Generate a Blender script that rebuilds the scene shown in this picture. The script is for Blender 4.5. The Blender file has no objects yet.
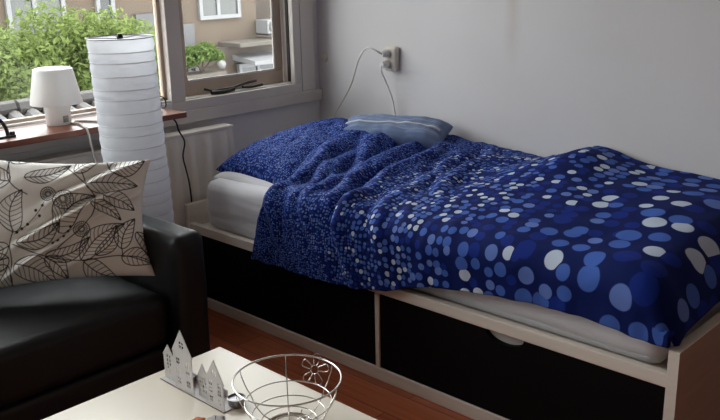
import bpy, bmesh, math, random
import numpy as np
from mathutils import Vector, Matrix

random.seed(7)
rng = np.random.default_rng(11)
SC = bpy.context.scene
COL = SC.collection
PI = math.pi

# ------------------------------------------------------------------ helpers
class MB:
    """collects shapes, then links them as ONE mesh object"""
    def __init__(self):
        self.v = []; self.f = []
    def add(self, vs, fs):
        n = len(self.v)
        self.v += [tuple(map(float, p)) for p in vs]
        self.f += [tuple(i + n for i in f) for f in fs]
        return self
    def box(self, x0, x1, y0, y1, z0, z1):
        vs = [(x, y, z) for x in (x0, x1) for y in (y0, y1) for z in (z0, z1)]
        return self.add(vs, [(0,1,3,2),(4,6,7,5),(0,4,5,1),(2,3,7,6),(0,2,6,4),(1,5,7,3)])
    def prism(self, pts, axis, a, b):
        """polygon pts (2D) extruded along axis 0/1/2 from a to b"""
        def P(p, t):
            q = [0, 0, 0]; o = [i for i in range(3) if i != axis]
            q[axis] = t; q[o[0]] = p[0]; q[o[1]] = p[1]; return q
        n = len(pts)
        vs = [P(p, a) for p in pts] + [P(p, b) for p in pts]
        fs = [tuple(range(n))[::-1], tuple(range(n, 2*n))]
        fs += [(i, (i+1) % n, n+(i+1) % n, n+i) for i in range(n)]
        return self.add(vs, fs)
    def tube(self, pts, r, n=8, closed=False, cap=True):
        P = [Vector(p) for p in pts]; m = len(P)
        rr = r if hasattr(r, '__len__') else [r]*m
        T = []
        for i in range(m):
            a = P[(i-1) % m] if (closed or i > 0) else P[i]
            b = P[(i+1) % m] if (closed or i < m-1) else P[i]
            T.append((b-a).normalized() if (b-a).length > 1e-9 else Vector((0,0,1)))
        u = T[0].orthogonal().normalized(); vs = []
        for i in range(m):
            u = (u - T[i]*u.dot(T[i]))
            u = u.normalized() if u.length > 1e-6 else T[i].orthogonal().normalized()
            w = T[i].cross(u)
            for k in range(n):
                a = 2*PI*k/n
                vs.append(P[i] + (u*math.cos(a) + w*math.sin(a))*rr[i])
        fs = []
        for i in range(m if closed else m-1):
            j = (i+1) % m
            for k in range(n):
                l = (k+1) % n
                fs.append((i*n+k, i*n+l, j*n+l, j*n+k))
        if cap and not closed:
            fs.append(tuple(range(n))[::-1]); fs.append(tuple((m-1)*n+k for k in range(n)))
        return self.add(vs, fs)
    def lathe(self, prof, c=(0,0,0), n=40, cap=False):
        vs = []; m = len(prof)
        for (r, z) in prof:
            for k in range(n):
                a = 2*PI*k/n
                vs.append((c[0]+r*math.cos(a), c[1]+r*math.sin(a), c[2]+z))
        fs = [(i*n+k, i*n+(k+1) % n, (i+1)*n+(k+1) % n, (i+1)*n+k) for i in range(m-1) for k in range(n)]
        if cap:
            fs.append(tuple(range(n))[::-1]); fs.append(tuple((m-1)*n+k for k in range(n)))
        return self.add(vs, fs)
    def build(self, name, mat, parent=None, smooth=None, bevel=0, seg=3, label=None, fix=True):
        me = bpy.data.meshes.new(name)
        me.from_pydata(self.v, [], self.f)
        if fix:
            bm = bmesh.new(); bm.from_mesh(me)
            bmesh.ops.recalc_face_normals(bm, faces=bm.faces); bm.to_mesh(me); bm.free()
        o = bpy.data.objects.new(name, me); COL.objects.link(o)
        if mat: me.materials.append(mat)
        if parent:
            o.parent = parent
            o.matrix_parent_inverse = Matrix.Translation(-Vector(parent['at']))  if 'at' in parent else Matrix()
        if smooth is not None or bevel:
            for p in me.polygons: p.use_smooth = True
            me.set_sharp_from_angle(angle=math.radians(smooth if smooth else 35))
        if bevel:
            b = o.modifiers.new('bevel', 'BEVEL'); b.width = bevel; b.segments = seg
            b.limit_method = 'ANGLE'; b.angle_limit = math.radians(35); b.harden_normals = False
        if label: o['label'] = label
        return o

def tag(o, label, cat, group=None, kind=None):
    if label: o['label'] = label
    if cat: o['category'] = cat
    if group: o['group'] = group
    if kind: o['kind'] = kind
    return o

def thing(name, loc, label, cat, group=None):
    o = bpy.data.objects.new(name, None); COL.objects.link(o)
    o.location = loc; o.empty_display_size = .1
    o['at'] = tuple(loc)
    return tag(o, label, cat, group)

def struct(o):
    o['kind'] = 'structure'; return o

def spline(pts, k=8, closed=False):
    P = [np.array(p, float) for p in pts]; n = len(P); out = []
    for i in range(n if closed else n-1):
        p0 = P[(i-1) % n] if (closed or i > 0) else 2*P[0]-P[1]
        p1 = P[i]; p2 = P[(i+1) % n]
        p3 = P[(i+2) % n] if (closed or i < n-2) else 2*P[-1]-P[-2]
        for j in range(k):
            t = j/k
            out.append(.5*((2*p1)+(-p0+p2)*t+(2*p0-5*p1+4*p2-p3)*t*t+(-p0+3*p1-3*p2+p3)*t**3))
    if not closed: out.append(P[-1])
    return out

def ring(c, r, n=48):
    return [(c[0]+r*math.cos(2*PI*k/n), c[1]+r*math.sin(2*PI*k/n), c[2]) for k in range(n)]

_perm = np.tile(np.random.default_rng(3).permutation(256), 2)
_grad = np.random.default_rng(4).normal(size=(256, 2)); _grad /= np.linalg.norm(_grad, axis=1)[:, None]
def noise(x, y):
    """2D gradient noise, about -0.7..0.7"""
    x = np.asarray(x, float); y = np.asarray(y, float)
    xi = np.floor(x).astype(int); yi = np.floor(y).astype(int); xf = x-xi; yf = y-yi
    u = xf**3*(xf*(xf*6-15)+10); v = yf**3*(yf*(yf*6-15)+10)
    def g(dx, dy):
        h = _perm[(_perm[(xi+dx) & 255] + yi+dy) & 255]
        return _grad[h, 0]*(xf-dx)+_grad[h, 1]*(yf-dy)
    a = g(0,0); b = g(1,0); c = g(0,1); d = g(1,1)
    return (a*(1-u)+b*u)*(1-v)+(c*(1-u)+d*u)*v

def sstep(a, b, x):
    t = np.clip((np.asarray(x, float)-a)/(b-a), 0, 1); return t*t*(3-2*t)

def grid_obj(name, P, mat, parent=None, uv=None, closed_u=False):
    """P: (n,m,3) array -> smooth quad mesh"""
    n, m = P.shape[:2]
    me = bpy.data.meshes.new(name)
    idx = np.arange(n*m).reshape(n, m)
    a = idx[:-1, :-1].ravel(); b = idx[1:, :-1].ravel(); c = idx[1:, 1:].ravel(); d = idx[:-1, 1:].ravel()
    F = np.stack([a, b, c, d], 1)
    me.from_pydata(P.reshape(-1, 3).tolist(), [], F.tolist())
    for p in me.polygons: p.use_smooth = True
    if uv is not None:
        l = me.uv_layers.new(name='cloth')
        li = np.zeros(len(me.loops), int); me.loops.foreach_get('vertex_index', li)
        l.data.foreach_set('uv', uv.reshape(-1, 2)[li].astype(np.float32).ravel())
    o = bpy.data.objects.new(name, me); COL.objects.link(o)
    me.materials.append(mat)
    if parent:
        o.parent = parent
        if 'at' in parent: o.matrix_parent_inverse = Matrix.Translation(-Vector(parent['at']))
    return o

# ------------------------------------------------------------------ materials
def lin(c):
    return tuple((v/255/12.92 if v/255 <= .04045 else ((v/255+.055)/1.055)**2.4) for v in c)

class NT:
    def __init__(self, name):
        self.m = bpy.data.materials.new(name); self.m.use_nodes = True
        self.t = self.m.node_tree; self.t.nodes.clear()
        self.out = self.n('ShaderNodeOutputMaterial')
    def n(self, typ, **kw):
        x = self.t.nodes.new(typ)
        for k, v in kw.items():
            if k.startswith('i_'):
                key = k[2:].replace('_', ' ')
                x.inputs[key].default_value = v
            else: setattr(x, k, v)
        return x
    def l(self, a, b): self.t.links.new(a, b)
    def math(self, op, a, b=None, c=None, clamp=False):
        x = self.n('ShaderNodeMath', operation=op, use_clamp=clamp)
        for i, v in enumerate((a, b, c)):
            if v is None: continue
            if isinstance(v, (int, float)): x.inputs[i].default_value = v
            else: self.l(v, x.inputs[i])
        return x.outputs[0]
    def mix(self, fac, a, b):
        x = self.n('ShaderNodeMix', data_type='RGBA')
        for sock, v in ((x.inputs['Factor'], fac), (x.inputs['A'], a), (x.inputs['B'], b)):
            if isinstance(v, (int, float)): sock.default_value = v
            elif isinstance(v, tuple): sock.default_value = (*v[:3], 1)
            else: self.l(v, sock)
        return x.outputs['Result']

def mat(name, rgb, rough=.6, metal=0., var=.06, vscale=8., bump=0., bscale=60., spec=.5, sheen=0., trans=0., coat=0., stretch=(1,1,1)):
    """principled with a little procedural colour variation and bump"""
    T = NT(name)
    b = T.n('ShaderNodeBsdfPrincipled')
    b.inputs['Roughness'].default_value = rough; b.inputs['Metallic'].default_value = metal
    b.inputs['Specular IOR Level'].default_value = spec
    if sheen: b.inputs['Sheen Weight'].default_value = sheen
    if coat: b.inputs['Coat Weight'].default_value = coat; b.inputs['Coat Roughness'].default_value = .15
    tc = T.n('ShaderNodeTexCoord'); mp = T.n('ShaderNodeMapping'); mp.inputs['Scale'].default_value = stretch
    T.l(tc.outputs['Object'], mp.inputs['Vector'])
    nz = T.n('ShaderNodeTexNoise'); nz.inputs['Scale'].default_value = vscale; nz.inputs['Detail'].default_value = 4
    T.l(mp.outputs[0], nz.inputs['Vector'])
    c = lin(rgb)
    lo = tuple(max(0, v*(1-var)) for v in c); hi = tuple(min(1, v*(1+var)) for v in c)
    mr = T.n('ShaderNodeMapRange'); mr.inputs['From Min'].default_value = .3; mr.inputs['From Max'].default_value = .7
    T.l(nz.outputs['Fac'], mr.inputs['Value'])
    T.l(T.mix(mr.outputs['Result'], lo, hi), b.inputs['Base Color'])
    if bump:
        n2 = T.n('ShaderNodeTexNoise'); n2.inputs['Scale'].default_value = bscale; n2.inputs['Detail'].default_value = 3
        T.l(mp.outputs[0], n2.inputs['Vector'])
        bp = T.n('ShaderNodeBump'); bp.inputs['Strength'].default_value = bump; bp.inputs['Distance'].default_value = .002
        T.l(n2.outputs['Fac'], bp.inputs['Height']); T.l(bp.outputs[0], b.inputs['Normal'])
    sh = b.outputs[0]
    if trans:
        tr = T.n('ShaderNodeBsdfTranslucent'); tr.inputs['Color'].default_value = (*c, 1)
        mx = T.n('ShaderNodeMixShader'); mx.inputs[0].default_value = trans
        T.l(b.outputs[0], mx.inputs[1]); T.l(tr.outputs[0], mx.inputs[2]); sh = mx.outputs[0]
    T.l(sh, T.out.inputs['Surface'])
    return T.m

M = {}
M['wall'] = mat('wall_plaster', (218,216,216), .85, var=.03, vscale=2.2, bump=.25, bscale=25)
M['wall_far'] = mat('grey_wall_paint', (184,181,176), .9)
M['ceiling'] = mat('ceiling_paint', (236,235,232), .9, var=.02)
M['lacquer'] = mat('window_lacquer', (206,199,192), .45, var=.05, vscale=5)
M['lacquer_white'] = mat('window_white_lacquer', (228,226,222), .4, var=.03)
M['sash'] = mat('taupe_sash_paint', (186,168,150), .45, var=.06, vscale=6)
M['dark_seal'] = mat('dark_window_seal', (40,34,30), .6)
M['iron'] = mat('black_iron', (28,25,23), .45, metal=.3)
M['black_plastic'] = mat('black_plastic', (18,18,19), .4)
M['birch'] = mat('pale_birch_frame', (224,215,203), .5, var=.05, vscale=5, stretch=(1,1,12))
M['birch_shaded'] = mat('shaded_birch_panel', (160,132,115), .5, var=.08, vscale=4, stretch=(1,1,10))  # same birch, darkened to put shade into the footboard's unlit side
M['black_front'] = mat('black_drawer_front', (7,7,8), .6, var=.1, spec=.12)
M['drawer_in'] = mat('drawer_white_inside', (196,192,188), .6)
M['sheet'] = mat('white_fitted_sheet', (216,216,220), .85, var=.03, bump=.3, bscale=300, sheen=.1)
M['cushion_blue'] = mat('slate_blue_cotton', (98,116,150), .9, var=.06, vscale=30, bump=.3, bscale=400, sheen=.15)
M['cushion_band'] = mat('pale_piping', (196,202,212), .9)
M['leather'] = mat('black_leather', (16,17,20), .46, var=.1, vscale=14, bump=.35, bscale=220, spec=.4)
M['table_white'] = mat('white_table_lacquer', (228,219,202), .32, var=.01)
M['tin'] = mat('white_sheet_metal', (206,202,200), .42, var=.03)
M['foil'] = mat('tealight_foil', (150,148,150), .32, metal=.85)
M['wax'] = mat('candle_wax', (214,206,196), .5)
M['chrome'] = mat('chrome_wire', (205,200,195), .16, metal=1., var=.02)
M['paper'] = mat('rice_paper', (236,238,242), .9, var=.03, vscale=22, bump=.5, bscale=40, trans=.45, spec=.15)
M['ring_shade'] = mat('grey_hoop_wire', (214,214,216), .6)
M['lamp_white'] = mat('opal_plastic', (243,243,241), .35, var=.01, trans=.2)
M['white_cord'] = mat('white_cord', (214,210,204), .5)
M['beige_cord'] = mat('ivory_cord', (226,222,216), .5)
M['socket'] = mat('ivory_socket', (206,200,188), .4, var=.02)
M['plug'] = mat('pale_grey_plug', (226,224,220), .4, var=.02)
M['sticker'] = mat('grey_sticker', (150,148,146), .6, var=.25, vscale=160)
M['radiator'] = mat('radiator_enamel', (232,225,215), .4, var=.02)
M['rust'] = mat('orange_brown', (176,96,48), .7, var=.3, vscale=90)
M['grey_clay'] = mat('grey_ornament', (172,166,166), .7, var=.06, vscale=60)
M['grey_plastic'] = mat('grey_switch', (150,150,150), .45)
def stained_wall():
    m = mat('wall_plaster_stained', (218,216,216), .85, var=.03, vscale=2.2, bump=.25, bscale=25)
    t = m.node_tree; b = next(n for n in t.nodes if n.type == 'BSDF_PRINCIPLED')
    src = b.inputs['Base Color'].links[0].from_socket
    tc = t.nodes.new('ShaderNodeTexCoord'); sp = t.nodes.new('ShaderNodeSeparateXYZ'); t.links.new(tc.outputs['Object'], sp.inputs[0])
    def M_(op, a, b_=None, clamp=False):
        n = t.nodes.new('ShaderNodeMath'); n.operation = op; n.use_clamp = clamp
        for k, v in enumerate((a, b_)):
            if v is None: continue
            if isinstance(v, (int, float)): n.inputs[k].default_value = v
            else: t.links.new(v, n.inputs[k])
        return n.outputs[0]
    # an old damp run down the plaster
    d = M_('DIVIDE', M_('ABSOLUTE', M_('SUBTRACT', sp.outputs['Y'], 1.93)), .045)
    f = M_('SUBTRACT', 1.0, d, True)
    z = M_('MULTIPLY', M_('SUBTRACT', sp.outputs['Z'], .88), 2.2, True)
    nz = t.nodes.new('ShaderNodeTexNoise'); nz.inputs['Scale'].default_value = 6
    t.links.new(tc.outputs['Object'], nz.inputs['Vector'])
    fac = M_('MULTIPLY', M_('MULTIPLY', M_('MULTIPLY', f, z), nz.outputs['Fac']), .75)
    mx = t.nodes.new('ShaderNodeMix'); mx.data_type = 'RGBA'; t.links.new(fac, mx.inputs['Factor'])
    t.links.new(src, mx.inputs['A']); mx.inputs['B'].default_value = (*lin((176,156,128)),1)
    t.links.new(mx.outputs['Result'], b.inputs['Base Color'])
    return m
M['wall_stained'] = stained_wall()
# outside
M['stucco'] = mat('tan_stucco', (84,73,62), .9, var=.07, vscale=1.2)
M['stucco_dark'] = mat('brown_stucco', (66,58,51), .9, var=.08, vscale=1.2)
M['upvc'] = mat('white_window_frame', (112,112,113), .5)
M['curtain_glass'] = mat('curtained_window_glass', (58,60,57), .2, var=.15, vscale=2, stretch=(8,1,.3))
M['dark_glass'] = mat('dark_window_glass', (26,25,25), .15, var=.2, vscale=2)
M['ledge'] = mat('pale_ledge', (80,74,67), .8)
M['metal_grey'] = mat('grey_corrugated_metal', (76,75,76), .6, var=.12, vscale=3)
M['roof_tile'] = mat('grey_roof_tile', (68,65,63), .8, var=.2, vscale=9)
M['blue'] = mat('blue_tarpaulin', (36,52,100), .6, var=.12, vscale=9)
M['bark'] = mat('bark', (66,54,42), .9, var=.3, vscale=12)
M['asphalt'] = mat('street_asphalt', (96,94,92), .9)
M['globe'] = mat('white_globe', (124,123,121), .4)

def leaf_mat(name, a, b):
    T = NT(name)
    g = T.n('ShaderNodeNewGeometry')
    col = T.mix(g.outputs['Random Per Island'], lin(a), lin(b))
    d = T.n('ShaderNodeBsdfDiffuse'); t = T.n('ShaderNodeBsdfTranslucent')
    T.l(col, d.inputs[0]); T.l(col, t.inputs[0])
    mx = T.n('ShaderNodeMixShader'); mx.inputs[0].default_value = .45
    T.l(d.outputs[0], mx.inputs[1]); T.l(t.outputs[0], mx.inputs[2]); T.l(mx.outputs[0], T.out.inputs['Surface'])
    return T.m
M['leaf'] = leaf_mat('tree_leaves', (80,94,48), (122,136,82))
M['leaf2'] = leaf_mat('shrub_leaves', (74,94,44), (112,132,74))

def glass_mat():
    T = NT('window_glass')
    tr = T.n('ShaderNodeBsdfTransparent'); gl = T.n('ShaderNodeBsdfGlossy'); gl.inputs['Roughness'].default_value = .02
    tr.inputs[0].default_value = (.93,.94,.93,1)
    fr = T.n('ShaderNodeFresnel'); fr.inputs['IOR'].default_value = 1.45
    mx = T.n('ShaderNodeMixShader')
    T.l(T.math('MULTIPLY', fr.outputs[0], .6), mx.inputs[0])
    T.l(tr.outputs[0], mx.inputs[1]); T.l(gl.outputs[0], mx.inputs[2]); T.l(mx.outputs[0], T.out.inputs['Surface'])
    return T.m
M['glass'] = glass_mat()

def floor_mat():
    T = NT('red_brown_laminate')
    tc = T.n('ShaderNodeTexCoord'); mp = T.n('ShaderNodeMapping'); mp.inputs['Rotation'].default_value = (0,0,PI/2)
    T.l(tc.outputs['Object'], mp.inputs['Vector'])
    br = T.n('ShaderNodeTexBrick', offset=.37)
    br.inputs['Scale'].default_value = 1; br.inputs['Brick Width'].default_value = 1.2; br.inputs['Row Height'].default_value = .12
    br.inputs['Mortar Size'].default_value = .0015
    br.inputs['Color1'].default_value = (*lin((186,104,68)),1); br.inputs['Color2'].default_value = (*lin((164,88,56)),1)
    br.inputs['Mortar'].default_value = (*lin((70,34,22)),1)
    T.l(mp.outputs[0], br.inputs['Vector'])
    m2 = T.n('ShaderNodeMapping'); m2.inputs['Scale'].default_value = (2.5,40,1); T.l(mp.outputs[0], m2.inputs['Vector'])
    nz = T.n('ShaderNodeTexNoise'); nz.inputs['Scale'].default_value = 1.5; nz.inputs['Detail'].default_value = 5; T.l(m2.outputs[0], nz.inputs['Vector'])
    col = T.n('ShaderNodeMix', data_type='RGBA', blend_type='MULTIPLY'); col.inputs['Factor'].default_value = .55
    T.l(br.outputs['Color'], col.inputs['A'])
    cr = T.n('ShaderNodeValToRGB'); cr.color_ramp.elements[0].color = (.45,.4,.38,1); cr.color_ramp.elements[1].color = (1.15,1.1,1.05,1)
    cr.color_ramp.elements[0].position = .3; cr.color_ramp.elements[1].position = .7
    T.l(nz.outputs['Fac'], cr.inputs[0]); T.l(cr.outputs[0], col.inputs['B'])
    b = T.n('ShaderNodeBsdfPrincipled'); b.inputs['Roughness'].default_value = .3
    T.l(col.outputs['Result'], b.inputs['Base Color']); T.l(b.outputs[0], T.out.inputs['Surface'])
    return T.m
M['floor'] = floor_mat()

def shelf_mat():
    T = NT('red_brown_shelf_veneer')
    tc = T.n('ShaderNodeTexCoord'); mp = T.n('ShaderNodeMapping'); mp.inputs['Scale'].default_value = (1.2,22,22)
    T.l(tc.outputs['Object'], mp.inputs['Vector'])
    nz = T.n('ShaderNodeTexNoise'); nz.inputs['Scale'].default_value = 2; nz.inputs['Detail'].default_value = 5; T.l(mp.outputs[0], nz.inputs['Vector'])
    b = T.n('ShaderNodeBsdfPrincipled'); b.inputs['Roughness'].default_value = .34
    T.l(T.mix(nz.outputs['Fac'], lin((92,50,36)), lin((142,86,66))), b.inputs['Base Color'])
    T.l(b.outputs[0], T.out.inputs['Surface'])
    return T.m
M['shelf'] = shelf_mat()

def dots_mat(name, bands, u_axis_lo_hi):
    """navy cotton printed with round dots whose size grows along the cloth's length.
    bands: list of (u0, u1, cell size, white share)."""
    T = NT(name)
    uv = T.n('ShaderNodeUVMap'); uv.uv_map = 'cloth'
    base = lin((9,25,84))
    col = None
    total = None
    for (u0, u1, cell, white) in bands:
        vo = T.n('ShaderNodeTexVoronoi', voronoi_dimensions='2D', feature='F1')
        vo.inputs['Scale'].default_value = 1/cell; vo.inputs['Randomness'].default_value = .62
        T.l(uv.outputs[0], vo.inputs['Vector'])
        # the printed dot belongs to the band its centre lies in, so no dot is cut
        sep = T.n('ShaderNodeSeparateXYZ'); T.l(vo.outputs['Position'], sep.inputs[0])
        pc = T.n('ShaderNodeSeparateXYZ'); T.l(uv.outputs[0], pc.inputs[0])
        u = sep.outputs['X']
        band = T.math('MULTIPLY', T.math('GREATER_THAN', u, u0), T.math('LESS_THAN', u, u1))
        sc = T.n('ShaderNodeSeparateColor'); T.l(vo.outputs['Color'], sc.inputs[0])
        rad = T.math('MULTIPLY_ADD', sc.outputs['Blue'], .12, .34)
        d = T.math('SUBTRACT', rad, vo.outputs['Distance'])
        msk = T.math('MULTIPLY', T.math('MULTIPLY', d, 26.0, clamp=True), band)
        cr = T.n('ShaderNodeValToRGB'); cr.color_ramp.interpolation = 'CONSTANT'
        e = cr.color_ramp.elements
        e[0].position = 0; e[0].color = (*lin((17,40,122)),1)
        e[1].position = .30; e[1].color = (*lin((64,96,174)),1)
        x = e.new(.62); x.color = (*lin((94,118,184)),1)
        x = e.new(1-white); x.color = (*lin((184,196,214) if cell > .011 else (120,146,200)),1)
        T.l(sc.outputs['Red'], cr.inputs[0])
        col = T.mix(msk, base if col is None else col, cr.outputs[0])
    b = T.n('ShaderNodeBsdfPrincipled'); b.inputs['Roughness'].default_value = .8; b.inputs['Specular IOR Level'].default_value = .12
    b.inputs['Sheen Weight'].default_value = 0
    T.l(col, b.inputs['Base Color'])
    T.l(b.outputs[0], T.out.inputs['Surface'])
    return T.m

def leafprint_mat():
    T = NT('cream_cotton_with_leaf_print')
    a = T.n('ShaderNodeVertexColor'); a.layer_name = 'print'
    b = T.n('ShaderNodeBsdfPrincipled'); b.inputs['Roughness'].default_value = .85; b.inputs['Specular IOR Level'].default_value = .2
    T.l(T.mix(a.outputs['Color'], lin((250,247,240)), lin((46,41,39))), b.inputs['Base Color'])
    T.l(b.outputs[0], T.out.inputs['Surface'])
    return T.m

# ------------------------------------------------------------------ room shell
XW, YW = 2.90, 3.05          # right wall face, window wall face
XL, YB, ZC = -1.7, -2.3, 2.6
struct(MB().box(XL-.1, XW+.1, YB-.1, YW+.2, -.1, 0).build('floor', M['floor']))
struct(MB().box(XL-.1, XW+.1, YB-.1, YW+.2, ZC, ZC+.1).build('ceiling', M['ceiling']))
struct(MB().box(XW, XW+.12, YB-.1, YW+.2, 0, ZC).build('wall_right', M['wall_stained']))
struct(MB().box(XL-.12, XL, YB-.1, YW+.2, 0, ZC).build('wall_left', M['wall_far']))
struct(MB().box(XL, XW, YB-.12, YB, 0, ZC).build('wall_back', M['wall_far']))
W1 = (-1.5, 2.02); W2 = (2.09, 2.715); ZS, ZT = .84, 2.32     # window openings
ww = MB()
ww.box(XL, XW, YW, YW+.2, 0, .80)                      # below the windows
ww.box(XL, XW, YW, YW+.2, ZT, ZC)                      # above
ww.box(XL, W1[0], YW, YW+.2, .80, ZT)                  # far left
ww.box(2.76, XW, YW, 3.116, .80, ZT)                   # strip by the corner
struct(ww.build('wall_window', M['wall']))
# unseen wall slab added above the room to shade the street side
struct(MB().box(-9, 15, YW+.02, YW+.22, ZC+.11, 8.5).build('wall_shade', M['stucco_dark']))
# painted timber around the windows
struct(MB().box(XL, 2.893, 3.02, YW, .742, .797).build('trim_1', M['lacquer'], bevel=.004))
struct(MB().box(2.762, 2.85, 3.022, YW, .797, ZT+.08).build('trim_2', M['lacquer'], bevel=.004))
struct(MB().box(XL, 2.762, 3.022, YW, ZT, ZT+.08).build('trim_3', M['lacquer'], bevel=.004))

def window(name, x0, x1, first):
    w = bpy.data.objects.new(name, None); COL.objects.link(w); struct(w)
    w.location = ((x0+x1)/2, 3.1, ZS); w['at'] = tuple(w.location)
    fr = MB(); D = 3.083 if first else 3.116
    lo, hi = (.07, .045) if not first else (.1, .07)
    fr.box(x0-lo, x1+hi if not first else x1, 3.022, D, ZS-.043, ZS)            # bottom rail
    fr.box(x0-lo, x1+hi if not first else x1, 3.022, D, ZT, ZT+.03)
    fr.box(x0-lo, x0, 3.022, 3.083, ZS, ZT)
    if not first: fr.box(x0-.04, x0, 3.083, D, ZS, ZT)
    if not first: fr.box(x1, x1+hi, 3.022, D, ZS, ZT)
    fr.build('frame', M['lacquer'] if not first else M['lacquer_white'], w, bevel=.003)
    return w
# window 1: big fixed light on the left
w1 = window('window_1', *W1, True)
s = MB()
s.box(W1[0], W1[1], 3.056, 3.080, ZS, ZS+.022); s.box(W1[0], W1[1], 3.056, 3.080, ZT-.03, ZT)
s.box(W1[0], W1[0]+.03, 3.056, 3.080, ZS, ZT); s.box(W1[1]-.016, W1[1], 3.056, 3.080, ZS, ZT)
s.box(.45, .50, 3.056, 3.080, ZS, ZT)
s.build('glazing_bead', M['sash'], w1, bevel=.002)
MB().box(W1[0], W1[1], 3.066, 3.070, ZS, ZT).build('pane', M['glass'], w1)
MB().box(W1[0], W1[1], 3.03, 3.055, ZS, ZS+.010).build('window_ledge', M['lacquer_white'], w1, bevel=.003)
# window 2: taupe casement
w2 = window('window_2', *W2, False)
s = MB()
sx0, sx1 = W2[0]+.012, W2[1]-.002
s.box(sx0, sx1, 3.10, 3.111, ZS-.001, ZS+.066); s.box(sx0, sx1, 3.10, 3.111, ZT-.09, ZT-.005)
s.box(sx0, sx0+.06, 3.10, 3.111, ZS+.066, ZT-.09); s.box(sx1-.052, sx1, 3.10, 3.111, ZS+.066, ZT-.09)
s.build('sash', M['sash'], w2, bevel=.004)
MB().box(sx0+.05, sx1-.045, 3.103, 3.106, ZS+.058, ZT-.08).build('pane', M['glass'], w2)
b = MB()
b.box(sx0+.06, sx1-.052, 3.096, 3.102, ZS+.066, ZS+.074); b.box(sx1-.060, sx1-.052, 3.096, 3.102, ZS+.074, ZT-.09)
b.build('glazing_bead', M['lacquer'], w2)
MB().box(W2[0], W2[1], 3.05, 3.098, ZS, ZS+.004).build('window_ledge', M['lacquer_white'], w2, bevel=.002)
MB().box(W2[1]-.006, W2[1]-.0005, 3.05, 3.066, ZS+.01, ZT-.02).build('weather_seal', M['dark_seal'], w2)
st = MB()
st.tube(spline([(2.225,3.075,.869),(2.26,3.06,.860),(2.30,3.05,.862),(2.36,3.052,.862),(2.40,3.06,.866),(2.45,3.07,.870),(2.53,3.085,.872)],6), .0055, 8)
st.tube(spline([(2.245,3.05,.853),(2.31,3.045,.851),(2.37,3.05,.855)],5), .009, 8)
st.tube(spline([(2.42,3.05,.858),(2.47,3.05,.853),(2.54,3.056,.855)],5), .006, 8)
st.build('window_stay', M['iron'], w2, smooth=40)

# ------------------------------------------------------------------ outside
street = struct(MB().box(-14, 26, 3.4, 30, -3.3, -3.2).build('street', M['asphalt']))
bl = thing('building', (8, 13, -3.2), 'tan stuccoed house across the street with white framed windows', 'building')
MB().box(-8, 10.75, 13, 18, -3.2, 2.7).build('wall', M['stucco'], bl)
MB().box(10.75, 22, 13.35, 18, -3.2, 2.7).build('side_wall', M['stucco_dark'], bl, label='darker brown wall set back at the right')
MB().box(-8.3, 22, 12.6, 18.2, 2.7, 2.95).build('roof_edge', M['ledge'], bl)
def bwindow(x0, x1, z0, z1, glass, bars, parent=bl, y=13.0):
    f = MB(); t = .07
    f.box(x0+t, x1-t, y-.06, y+.02, z0, z0+t); f.box(x0+t, x1-t, y-.06, y+.02, z1-t, z1)
    f.box(x0, x0+t, y-.06, y+.02, z0, z1); f.box(x1-t, x1, y-.06, y+.02, z0, z1)
    for bx in bars: f.box(bx-t/2, bx+t/2, y-.055, y+.02, z0+t, z1-t)
    o = f.build('window', M['upvc'], parent)
    g = MB().box(x0+t*.5, x1-t*.5, y-.03, y-.01, z0+t*.5, z1-t*.5).build('pane', glass, None)
    g.parent = o; g.matrix_parent_inverse = Matrix.Translation(-Vector(parent['at']))
    g.matrix_parent_inverse = Matrix()
    return o
def at0(o): return o
bwindow(9.40, 10.34, .44, 1.9, M['curtain_glass'], (9.83,))
bwindow(5.86, 6.82, .30, 1.9, M['curtain_glass'], (6.31,))
bwindow(7.36, 7.70, .30, 1.9, M['dark_glass'], ())
bwindow(3.2, 4.6, .30, 1.9, M['curtain_glass'], (3.9,))
bwindow(10.14, 11.2, -1.3, -.42, M['dark_glass'], (10.62,), y=12.9)
bwindow(9.05, 9.28, -2.0, -.33, M['dark_glass'], ())
MB().box(9.80, 10.9, 12.35, 13.4, -.06, .02).build('canopy', M['ledge'], bl, bevel=.01)
MB().box(8.6, 11.6, 12.75, 13.0, -.36, -.06).build('band', M['stucco_dark'], bl)
aw = MB(); aw.prism([(12.9,-.20),(12.1,-.30),(12.1,-.37),(12.9,-.30)], 0, 9.92, 11.6)
aw.build('awning', M['upvc'], bl)
dp = MB(); dp.tube([(8.95,12.94,-3.1),(8.95,12.94,2.7)], .045, 8); dp.build('drainpipe', M['ledge'], bl, smooth=40)
MB().box(8.05, 8.75, 12.9, 13.0, -.2, .62).build('metal_panel', M['metal_grey'], bl)
MB().box(8.98, 9.22, 12.9, 13.0, .0, .40).build('grey_board', M['metal_grey'], bl)
ac = thing('air_conditioner', (10.9, 13, .10), 'white air conditioner box hung on the tan house across the street', 'air conditioner')
MB().box(10.70, 11.08, 12.62, 12.98, .11, .37).build('housing', M['upvc'], ac, bevel=.015)
f = MB(); f.lathe([(.0,0),(.10,0),(.105,.012),(.095,.02)], n=24)
f.v = [(10.84+a, 12.615-c, .24+b_) for a, b_, c in f.v]
f.build('fan_grille', M['metal_grey'], ac, smooth=30)
MB().box(10.72, 11.06, 12.64, 13.0, .085, .108).build('bracket', M['dark_seal'], ac)
gl = thing('globe_lamp', (9.62, 12.9, -.36), 'small round white globe lamp on the house front across the street', 'lamp')
g = MB(); g.lathe([(.0,-.085)]+[(.085*math.sin(a), -.085*math.cos(a)) for a in np.linspace(.2,PI-.2,10)]+[(0,.085)], (9.62,12.70,-.36), 20)
g.build('globe', M['globe'], gl, smooth=60)
MB().tube([(9.62,12.76,-.36),(9.62,13.0,-.36)], .02, 8).build('arm', M['dark_seal'], gl)

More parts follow.
